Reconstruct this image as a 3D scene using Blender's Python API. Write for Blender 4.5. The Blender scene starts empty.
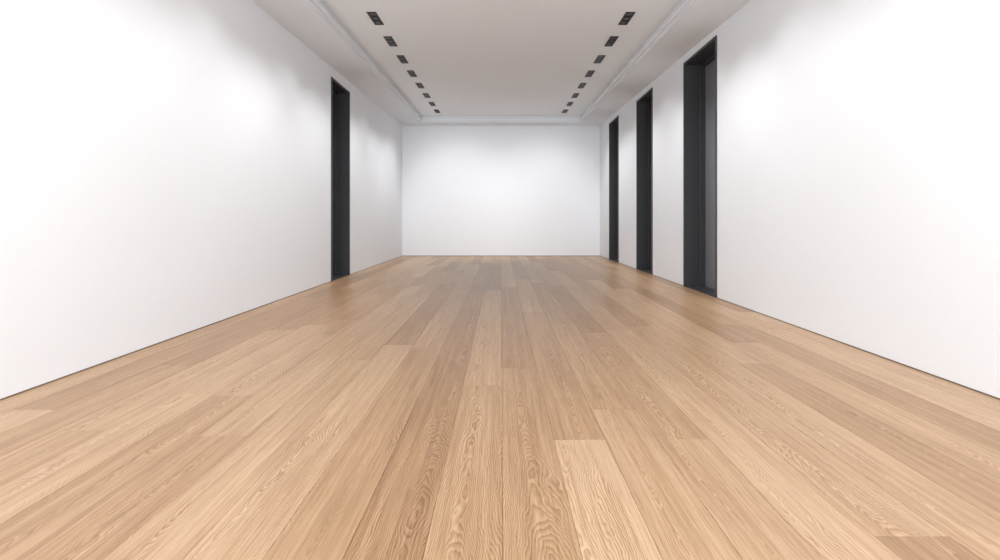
import bpy, bmesh, math, random
from mathutils import Vector
random.seed(7)
sc = bpy.context.scene
sc.view_settings.view_transform = 'Standard'
W = 2.3; YB = 11.63; YF = -3.0; CH = 0.826
def zs(y): return 2.736 + 0.026*y          # soffit underside (slightly raked)
def zc(y): return zs(y) + 0.14             # tray ceiling

# ---------------- materials ----------------
def new_mat(name):
    m = bpy.data.materials.new(name); m.use_nodes = True
    nt = m.node_tree; b = nt.nodes['Principled BSDF']
    return m, nt, b
def plain(name, col, rough=0.6, bump=0.0, scale=60, metal=0.0, spec=0.5):
    m, nt, b = new_mat(name)
    tc = nt.nodes.new('ShaderNodeTexCoord')
    n = nt.nodes.new('ShaderNodeTexNoise'); n.inputs['Scale'].default_value = scale; n.inputs['Detail'].default_value = 3
    nt.links.new(tc.outputs['Object'], n.inputs['Vector'])
    mx = nt.nodes.new('ShaderNodeMix'); mx.data_type = 'RGBA'
    mx.inputs[6].default_value = (*[c*0.99 for c in col], 1); mx.inputs[7].default_value = (*col, 1)
    nt.links.new(n.outputs['Fac'], mx.inputs[0]); nt.links.new(mx.outputs[2], b.inputs['Base Color'])
    b.inputs['Roughness'].default_value = rough; b.inputs['Metallic'].default_value = metal
    b.inputs['Specular IOR Level'].default_value = spec
    if bump:
        bp = nt.nodes.new('ShaderNodeBump'); bp.inputs['Strength'].default_value = bump; bp.inputs['Distance'].default_value = 0.0005
        nt.links.new(n.outputs['Fac'], bp.inputs['Height']); nt.links.new(bp.outputs['Normal'], b.inputs['Normal'])
    return m
M_wall = plain('white_plaster', (0.872, 0.893, 0.925), 0.75, 0, 90, spec=0.2)
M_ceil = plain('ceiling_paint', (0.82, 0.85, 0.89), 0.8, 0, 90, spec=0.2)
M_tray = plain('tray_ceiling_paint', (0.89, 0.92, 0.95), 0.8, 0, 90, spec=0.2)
M_black = plain('anthracite_frame', (0.042, 0.044, 0.048), 0.4, 0.02, 120)
M_leaf = plain('anthracite_leaf', (0.20, 0.205, 0.225), 0.35, 0.02, 120)
M_blk = plain('fixture_black', (0.008, 0.008, 0.009), 0.5)
M_lens = plain('fixture_lens', (0.03, 0.03, 0.032), 0.25)
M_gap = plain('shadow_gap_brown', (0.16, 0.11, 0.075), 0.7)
M_sub = plain('subfloor_dark', (0.16, 0.09, 0.05), 0.8)

def wood():
    m, nt, b = new_mat('oak_planks')
    N = nt.nodes.new; L = nt.links.new
    def math_(op, a, c=None, d=None):
        n = N('ShaderNodeMath'); n.operation = op
        for i, v in enumerate((a, c, d)):
            if v is None: continue
            if isinstance(v, (int, float)): n.inputs[i].default_value = v
            else: L(v, n.inputs[i])
        return n.outputs[0]
    uv = N('ShaderNodeUVMap'); uv.uv_map = 'plank'
    s = N('ShaderNodeSeparateXYZ'); L(uv.outputs['UV'], s.inputs[0])
    at = N('ShaderNodeAttribute'); at.attribute_name = 'prand'
    r = N('ShaderNodeSeparateXYZ'); L(at.outputs['Vector'], r.inputs[0])
    u, v = s.outputs[0], s.outputs[1]; r1, r2, r3 = r.outputs
    off = math_('MULTIPLY', r1, 37.0)
    def noise(su, sv, detail=2, rough=0.5, offk=1.0):
        c = N('ShaderNodeCombineXYZ')
        L(math_('MULTIPLY', u, su), c.inputs[0]); L(math_('MULTIPLY', v, sv), c.inputs[1])
        L(math_('MULTIPLY', off, offk), c.inputs[2])
        n = N('ShaderNodeTexNoise'); n.inputs['Scale'].default_value = 1; n.inputs['Detail'].default_value = detail
        n.inputs['Roughness'].default_value = rough
        L(c.outputs[0], n.inputs['Vector']); return n.outputs['Fac']
    w1 = math_('SUBTRACT', noise(3, 1.3, 1), 0.5)
    w2 = math_('SUBTRACT', noise(13, 4.5, 2, offk=2.0), 0.5)
    w3 = math_('SUBTRACT', noise(110, 30.0, 2, offk=3.0), 0.5)
    uo = math_('ADD', u, math_('MULTIPLY', math_('SUBTRACT', r2, 0.5), 0.12))
    uo = math_('ADD', uo, math_('MULTIPLY', w1, 0.12))
    d = math_('MULTIPLY_ADD', r3, 0.03, 0.006)
    rad = math_('SQRT', math_('ADD', math_('MULTIPLY', uo, uo), math_('MULTIPLY', d, d)))
    sgn = math_('MULTIPLY', math_('SUBTRACT', r3, 0.5), 0.14)
    rad = math_('ADD', rad, math_('MULTIPLY', v, sgn))
    rad = math_('ADD', rad, math_('MULTIPLY', w1, 0.12))
    rad = math_('ADD', rad, math_('MULTIPLY', w2, 0.046))
    rad = math_('ADD', rad, math_('MULTIPLY', w3, 0.005))
    ph = math_('FRACT', math_('MULTIPLY', rad, 175.0))
    ring = math_('POWER', ph, 1.5)
    edge = N('ShaderNodeMapRange'); edge.inputs['From Min'].default_value = 0.82; edge.inputs['From Max'].default_value = 1.0
    edge.inputs['To Min'].default_value = 1; edge.inputs['To Max'].default_value = 0
    L(ph, edge.inputs['Value'])
    ring = math_('MULTIPLY', ring, edge.outputs[0])
    pore = noise(380, 9, 2, 0.6, 5.0)
    streak = noise(45, 0.9, 3, 0.55, 4.0)
    fib = noise(160, 2.5, 3, 0.6, 7.0)
    blot = noise(5, 0.9, 2, 0.5, 6.0)
    pr = N('ShaderNodeMapRange'); pr.inputs['From Min'].default_value = 0.48; pr.inputs['From Max'].default_value = 0.72; L(pore, pr.inputs['Value'])
    fr = N('ShaderNodeMapRange'); fr.inputs['From Min'].default_value = 0.35; fr.inputs['From Max'].default_value = 0.7; L(fib, fr.inputs['Value'])
    cr = N('ShaderNodeValToRGB'); e = cr.color_ramp.elements
    e[0].position = 0; e[0].color = (0.400, 0.240, 0.130, 1)
    e[1].position = 1; e[1].color = (0.73, 0.515, 0.338, 1)
    e2 = cr.color_ramp.elements.new(0.5); e2.color = (0.572, 0.370, 0.218, 1)
    tone = math_('ADD', math_('MULTIPLY', r2, 0.62), math_('ADD', math_('MULTIPLY', math_('SUBTRACT', streak, 0.5), 1.2), math_('MULTIPLY', blot, 0.45)))
    L(tone, cr.inputs[0])
    gmask = N('ShaderNodeMapRange'); gmask.inputs['From Min'].default_value = 0.38; gmask.inputs['From Max'].default_value = 0.62
    gmask.inputs['To Min'].default_value = 0.3; gmask.inputs['To Max'].default_value = 1.0; L(blot, gmask.inputs['Value'])
    gm = math_('MAXIMUM', gmask.outputs[0], math_('MULTIPLY', math_('GREATER_THAN', r3, 0.8), 0.85))
    gstr = math_('MULTIPLY', ring, gm)
    g2 = math_('ADD', gstr, math_('MULTIPLY', pr.outputs[0], 0.34))
    g2 = math_('ADD', g2, math_('MULTIPLY', fr.outputs[0], 0.34))
    mx = N('ShaderNodeMix'); mx.data_type = 'RGBA'; mx.blend_type = 'MULTIPLY'
    L(g2, mx.inputs[0]); L(cr.outputs[0], mx.inputs[6]); mx.inputs[7].default_value = (0.48, 0.38, 0.28, 1)
    L(mx.outputs[2], b.inputs['Base Color'])
    L(math_('MULTIPLY_ADD', streak, 0.15, 0.29), b.inputs['Roughness'])
    b.inputs['Specular IOR Level'].default_value = 0.4
    bp = N('ShaderNodeBump'); bp.inputs['Strength'].default_value = 0.15; bp.inputs['Distance'].default_value = 0.001; bp.invert = True
    L(g2, bp.inputs['Height']); L(bp.outputs['Normal'], b.inputs['Normal'])
    return m
M_wood = wood()

# ---------------- mesh helpers ----------------
def add_prism(bm, x0, x1, y0, y1, zb, zt, mi=0):
    fb = zb if callable(zb) else (lambda y: zb)
    ft = zt if callable(zt) else (lambda y: zt)
    vs = [bm.verts.new(p) for p in (
        (x0, y0, fb(y0)), (x1, y0, fb(y0)), (x1, y1, fb(y1)), (x0, y1, fb(y1)),
        (x0, y0, ft(y0)), (x1, y0, ft(y0)), (x1, y1, ft(y1)), (x0, y1, ft(y1)))]
    for f in ((0, 3, 2, 1), (4, 5, 6, 7), (0, 1, 5, 4), (1, 2, 6, 5), (2, 3, 7, 6), (3, 0, 4, 7)):
        fc = bm.faces.new([vs[i] for i in f]); fc.material_index = mi
def finish(name, bm, mats, parent=None, bevel=0):
    me = bpy.data.meshes.new(name); bmesh.ops.recalc_face_normals(bm, faces=bm.faces); bm.to_mesh(me); bm.free()
    for m in mats: me.materials.append(m)
    o = bpy.data.objects.new(name, me); sc.collection.objects.link(o)
    if parent: o.parent = parent
    if bevel:
        bv = o.modifiers.new('bevel', 'BEVEL'); bv.width = bevel; bv.segments = 2; bv.limit_method = 'ANGLE'
    return o
def boxes(name, lst, mats, parent=None, bevel=0):
    bm = bmesh.new()
    for b in lst: add_prism(bm, *b)
    return finish(name, bm, mats, parent, bevel)

# ---------------- floor: real planks ----------------
def build_floor():
    bm = bmesh.new(); uvl = bm.loops.layers.uv.new('plank'); al = bm.faces.layers.float_vector.new('prand')
    pw = 0.195; g = 0.0004
    lim = W + 0.30
    n = int(lim/pw) + 1
    add_prism(bm, -lim-0.02, lim+0.02, YF-0.2, YB+0.2, -0.06, -0.016, 1)
    for k in range(-n, n):
        x0 = k*pw + 0.004; x1 = x0 + pw
        cx = (x0+x1)/2
        x0 = max(x0, -lim); x1 = min(x1, lim)
        if x1 - x0 < 0.01: continue
        y = YF - 0.2 - random.random()*2.5
        if k == 1: y = 1.883 - 2.6*3
        if k == 0: y = -0.6 - 3.4
        if k == -1: y = -0.9 - 3.4
        while y < YB + 0.2:
            ln = 2.6 if k == 1 else (3.4 if k in (0, -1) else random.choice((1.8, 2.6, 2.6, 3.2)))
            a = max(y, YF-0.2); c = min(y+ln, YB+0.2)
            if c - a > 0.02:
                rv = Vector((random.random(), random.random(), random.random()))
                if k == 1 and abs(y+ln-1.883) < 0.01: rv = Vector((0.3, 1.15, 0.62))
                if k == 1 and abs(y-1.883) < 0.01: rv = Vector((0.6, 0.35, 0.2))
                if k == 0 and a < 1.5 < c: rv = Vector((0.45, 0.50, 0.95))
                if k == -1 and a < 1.5 < c: rv = Vector((0.15, 0.60, 0.85))
                X0, X1, A, C = x0+g, x1-g, a+g, c-g
                be = 0.0008
                t = [bm.verts.new(p) for p in ((X0+be, A+be, 0), (X1-be, A+be, 0), (X1-be, C-be, 0), (X0+be, C-be, 0))]
                l = [bm.verts.new(p) for p in ((X0, A, -be), (X1, A, -be), (X1, C, -be), (X0, C, -be))]
                bt = [bm.verts.new(p) for p in ((X0, A, -0.016), (X1, A, -0.016), (X1, C, -0.016), (X0, C, -0.016))]
                fs = [bm.faces.new(t)]
                for i in range(4):
                    j = (i+1) % 4
                    fs.append(bm.faces.new((l[i], l[j], t[j], t[i])))
                    fs.append(bm.faces.new((bt[i], bt[j], l[j], l[i])))
                for f in fs:
                    f[al] = rv
                    for lp in f.loops:
                        lp[uvl].uv = (lp.vert.co.x - cx, lp.vert.co.y)
            y += ln
    return finish('floor', bm, [M_wood, M_sub])
build_floor()

# ---------------- walls ----------------
T = 0.30
doorsR = [(5.32, 6.28, 2.80), (7.58, 8.46, 2.845), (9.77, 10.60, 2.882)]
doorsL = [(6.76, 7.58, 2.772)]
def side_wall(name, s, doors):
    lst = []; y = YF
    xa, xb = sorted((s*W, s*(W+T)))
    for (a, b_, h) in doors:
        lst.append((xa, xb, y, a, 0.0, zs)); lst.append((xa, xb, a, b_, h, zs)); y = b_
    lst.append((xa, xb, y, YB, 0.0, zs))
    boxes(name, lst, [M_wall])
side_wall('wall_left', -1, doorsL)
side_wall('wall_right', 1, doorsR)
boxes('wall_back', [(-W-T, W+T, YB, YB+0.2, 0.0, zs)], [M_wall])

def shadow_strips(name, s, doors):  # thin brown strips stand in for the dark shadow line at the wall bases
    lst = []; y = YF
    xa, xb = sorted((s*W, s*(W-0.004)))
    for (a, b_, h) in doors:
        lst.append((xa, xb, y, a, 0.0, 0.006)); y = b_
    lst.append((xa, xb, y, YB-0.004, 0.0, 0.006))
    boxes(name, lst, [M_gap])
shadow_strips('shadow_strip_left', -1, doorsL); shadow_strips('shadow_strip_right', 1, doorsR)
boxes('shadow_strip_back', [(-W, W, YB-0.004, YB, 0.0, 0.010)], [M_gap])

boxes('wall_front', [(-W-T, -2.1, YF-0.2, YF, 0, zs), (2.1, W+T, YF-0.2, YF, 0, zs), (-2.1, 2.1, YF-0.2, YF, 2.55, zs)], [M_wall])
win = bpy.data.objects.new('added_window_1', None); sc.collection.objects.link(win)  # unseen glazed opening, added behind the camera to let light in
fr = [(-2.1, 2.1, YF-0.15, YF-0.08, 0.0, 0.06), (-2.1, 2.1, YF-0.15, YF-0.08, 2.49, 2.55)]
for i in range(5):
    x = -2.07 + i*1.035; fr.append((x-0.03, x+0.03, YF-0.15, YF-0.08, 0.06, 2.49))
boxes('mullions', fr, [M_black], win)

# ---------------- ceiling with tray ----------------
SX = 1.80; YE = 11.2; YS = -2.5
cl = [(-W-T, -SX, YF-0.2, YB+0.2, zs, lambda y: zs(y)+0.30),
      (SX, W+T, YF-0.2, YB+0.2, zs, lambda y: zs(y)+0.30),
      (-SX, SX, YE, YB+0.2, zs, lambda y: zs(y)+0.30),
      (-SX, SX, YF-0.2, YS, zs, lambda y: zs(y)+0.30),
      (-SX, SX, YS, YE, zc, lambda y: zs(y)+0.30, 1)]
boxes('ceiling', cl, [M_ceil, M_tray])
t = 0.03
boxes('trim_1', [(-SX, -SX+t, YS, YE, lambda y: zs(y)+0.045, lambda y: zs(y)+0.07),
                 (SX-t, SX, YS, YE, lambda y: zs(y)+0.045, lambda y: zs(y)+0.07),
                 (-SX+t, SX-t, YE-t, YE, lambda y: zs(y)+0.045, lambda y: zs(y)+0.07)], [M_wall])

# ---------------- doors ----------------
def door(idx, s, a, b_, h):
    e = bpy.data.objects.new('door_%d' % idx, None); sc.collection.objects.link(e)
    def X(p, q): return sorted((s*p, s*q))
    D = 0.24; ft = 0.03
    lst = []
    x0, x1 = X(W-0.012, W+T)
    lst.append((x0, x1, a, a+ft, 0, h-ft)); lst.append((x0, x1, b_-ft, b_, 0, h-ft)); lst.append((x0, x1, a, b_, h-ft, h))
    x0, x1 = X(W+D-0.06, W+T)
    lst.append((x0, x1, a+ft, a+ft+0.03, 0, h-ft)); lst.append((x0, x1, b_-ft-0.03, b_-ft, 0, h-ft)); lst.append((x0, x1, a+ft+0.03, b_-ft-0.03, h-ft-0.03, h-ft))
    boxes('frame', lst, [M_black], e, 0.002)
    x0, x1 = X(W+D, W+D+0.045)
    mid = (a+b_)/2
    boxes('leaf_1', [(x0, x1, a+ft+0.034, mid-0.006, 0.006, h-ft-0.034)], [M_leaf], e, 0.004)
    boxes('leaf_2', [(x0, x1, mid+0.006, b_-ft-0.034, 0.006, h-ft-0.034)], [M_leaf], e, 0.004)
    x0, x1 = X(W, W+T)
    boxes('threshold', [(x0, x1, a+ft, b_-ft, 0.0, 0.004)], [M_black], e)
for i, dd in enumerate(doorsR): door(i+1, 1, *dd)
door(4, -1, *doorsL[0])

# ---------------- recessed linear downlights ----------------
LX = 1.36
ys = [5.42 + 0.745*i for i in range(-9, 8)]
def fixture(x, y):
    e = bpy.data.objects.new('recessed_downlight', None); sc.collection.objects.link(e)
    w = 0.05; l = 0.18
    zb = lambda yy: zc(yy)-0.006
    r = 0.008
    lst = [(x-w, x-w+r, y-l, y+l, zb, zc), (x+w-r, x+w, y-l, y+l, zb, zc),
           (x-w+r, x+w-r, y-l, y-l+r, zb, zc), (x-w+r, x+w-r, y+l-r, y+l, zb, zc)]
    for k in (-1, 1): lst.append((x-w+r, x+w-r, y+k*0.06-0.005, y+k*0.06+0.005, zb, zc))
    boxes('bezel', lst, [M_blk], e)
    boxes('baffle', [(x-w+r, x+w-r, y-l+r, y+l-r, lambda yy: zc(yy)-0.0015, zc)], [M_blk], e)
    bm = bmesh.new()
    for k in (-1, 0, 1):
        mt = bmesh.ops.create_cone(bm, cap_ends=True, segments=20, radius1=0.021, radius2=0.026, depth=0.003)
        bmesh.ops.translate(bm, verts=mt['verts'], vec=(x, y+k*0.12, zc(y+k*0.12)-0.003))
    finish('lens', bm, [M_lens], e)
    return e
def spot(name, loc, target, power, ang, blend, size, col=(0.975, 0.99, 1.0)):
    ld = bpy.data.lights.new(name, 'SPOT'); ld.energy = power; ld.spot_size = math.radians(ang); ld.spot_blend = blend
    ld.shadow_soft_size = size; ld.color = col
    o = bpy.data.objects.new(name, ld); sc.collection.objects.link(o); o.location = loc
    d = Vector(target) - Vector(loc); o.rotation_euler = d.to_track_quat('-Z', 'Y').to_euler()
    return o
for i, y in enumerate(ys):
    for s in (-1, 1):
        e = fixture(s*LX, y)
        if y > 1.5:
            p, an = (50, 80) if i % 2 == 0 else (38, 88)
            if y < 3.5: p *= 0.5
            if y > 9.5: p = 36; an = 84
            sp = spot('downlight_lamp', (s*LX, y, zc(y)-0.03), (s*2.25, y - (0.25 if y > 10 else 0), 0.9), p, an, 1.0, 0.05)
            sp.parent = e
        if 7.5 < y < 9.3:
            sp = spot('added_wash_spot', (s*LX, y+0.12, zc(y)-0.04), (s*0.9, YB, 1.0), 68, 74, 1.0, 0.03, (1, 1, 1))  # extra spot added at the fixture to brighten the back wall
            sp.parent = e

# ---------------- lights ----------------
def area(name, loc, rot, sx, sy, p, col=(1, 1, 1)):
    ld = bpy.data.lights.new(name, 'AREA'); ld.shape = 'RECTANGLE'; ld.size = sx; ld.size_y = sy; ld.energy = p; ld.color = col
    o = bpy.data.objects.new(name, ld); sc.collection.objects.link(o); o.location = loc; o.rotation_euler = rot
    return o
area('added_window_fill', (0, YF-0.3, 1.3), (math.radians(90), 0, 0), 4.2, 2.5, 300, (0.92, 0.965, 1.0))  # added area light outside the opening, pushes soft light into the room
area('unseen_ceiling_fill', (0, 0.4, zc(0.4)-0.02), (0, 0, 0), 2.2, 5.0, 42, (0.95, 0.975, 1))  # added fill light in the tray, out of view, brightens the near room

w = bpy.data.worlds.new('sky'); sc.world = w; w.use_nodes = True
bg = w.node_tree.nodes['Background']; bg.inputs[0].default_value = (0.90, 0.95, 1, 1); bg.inputs[1].default_value = 1.5

# ---------------- camera ----------------
cd = bpy.data.cameras.new('camera'); cam = bpy.data.objects.new('camera', cd); sc.collection.objects.link(cam)
cam.location = (0, 0, CH); cam.rotation_euler = (math.radians(90), 0, 0)
cd.sensor_width = 36; cd.lens = 18; cd.shift_y = -0.0595; cd.shift_x = -0.001; cd.clip_start = 0.05
sc.camera = cam
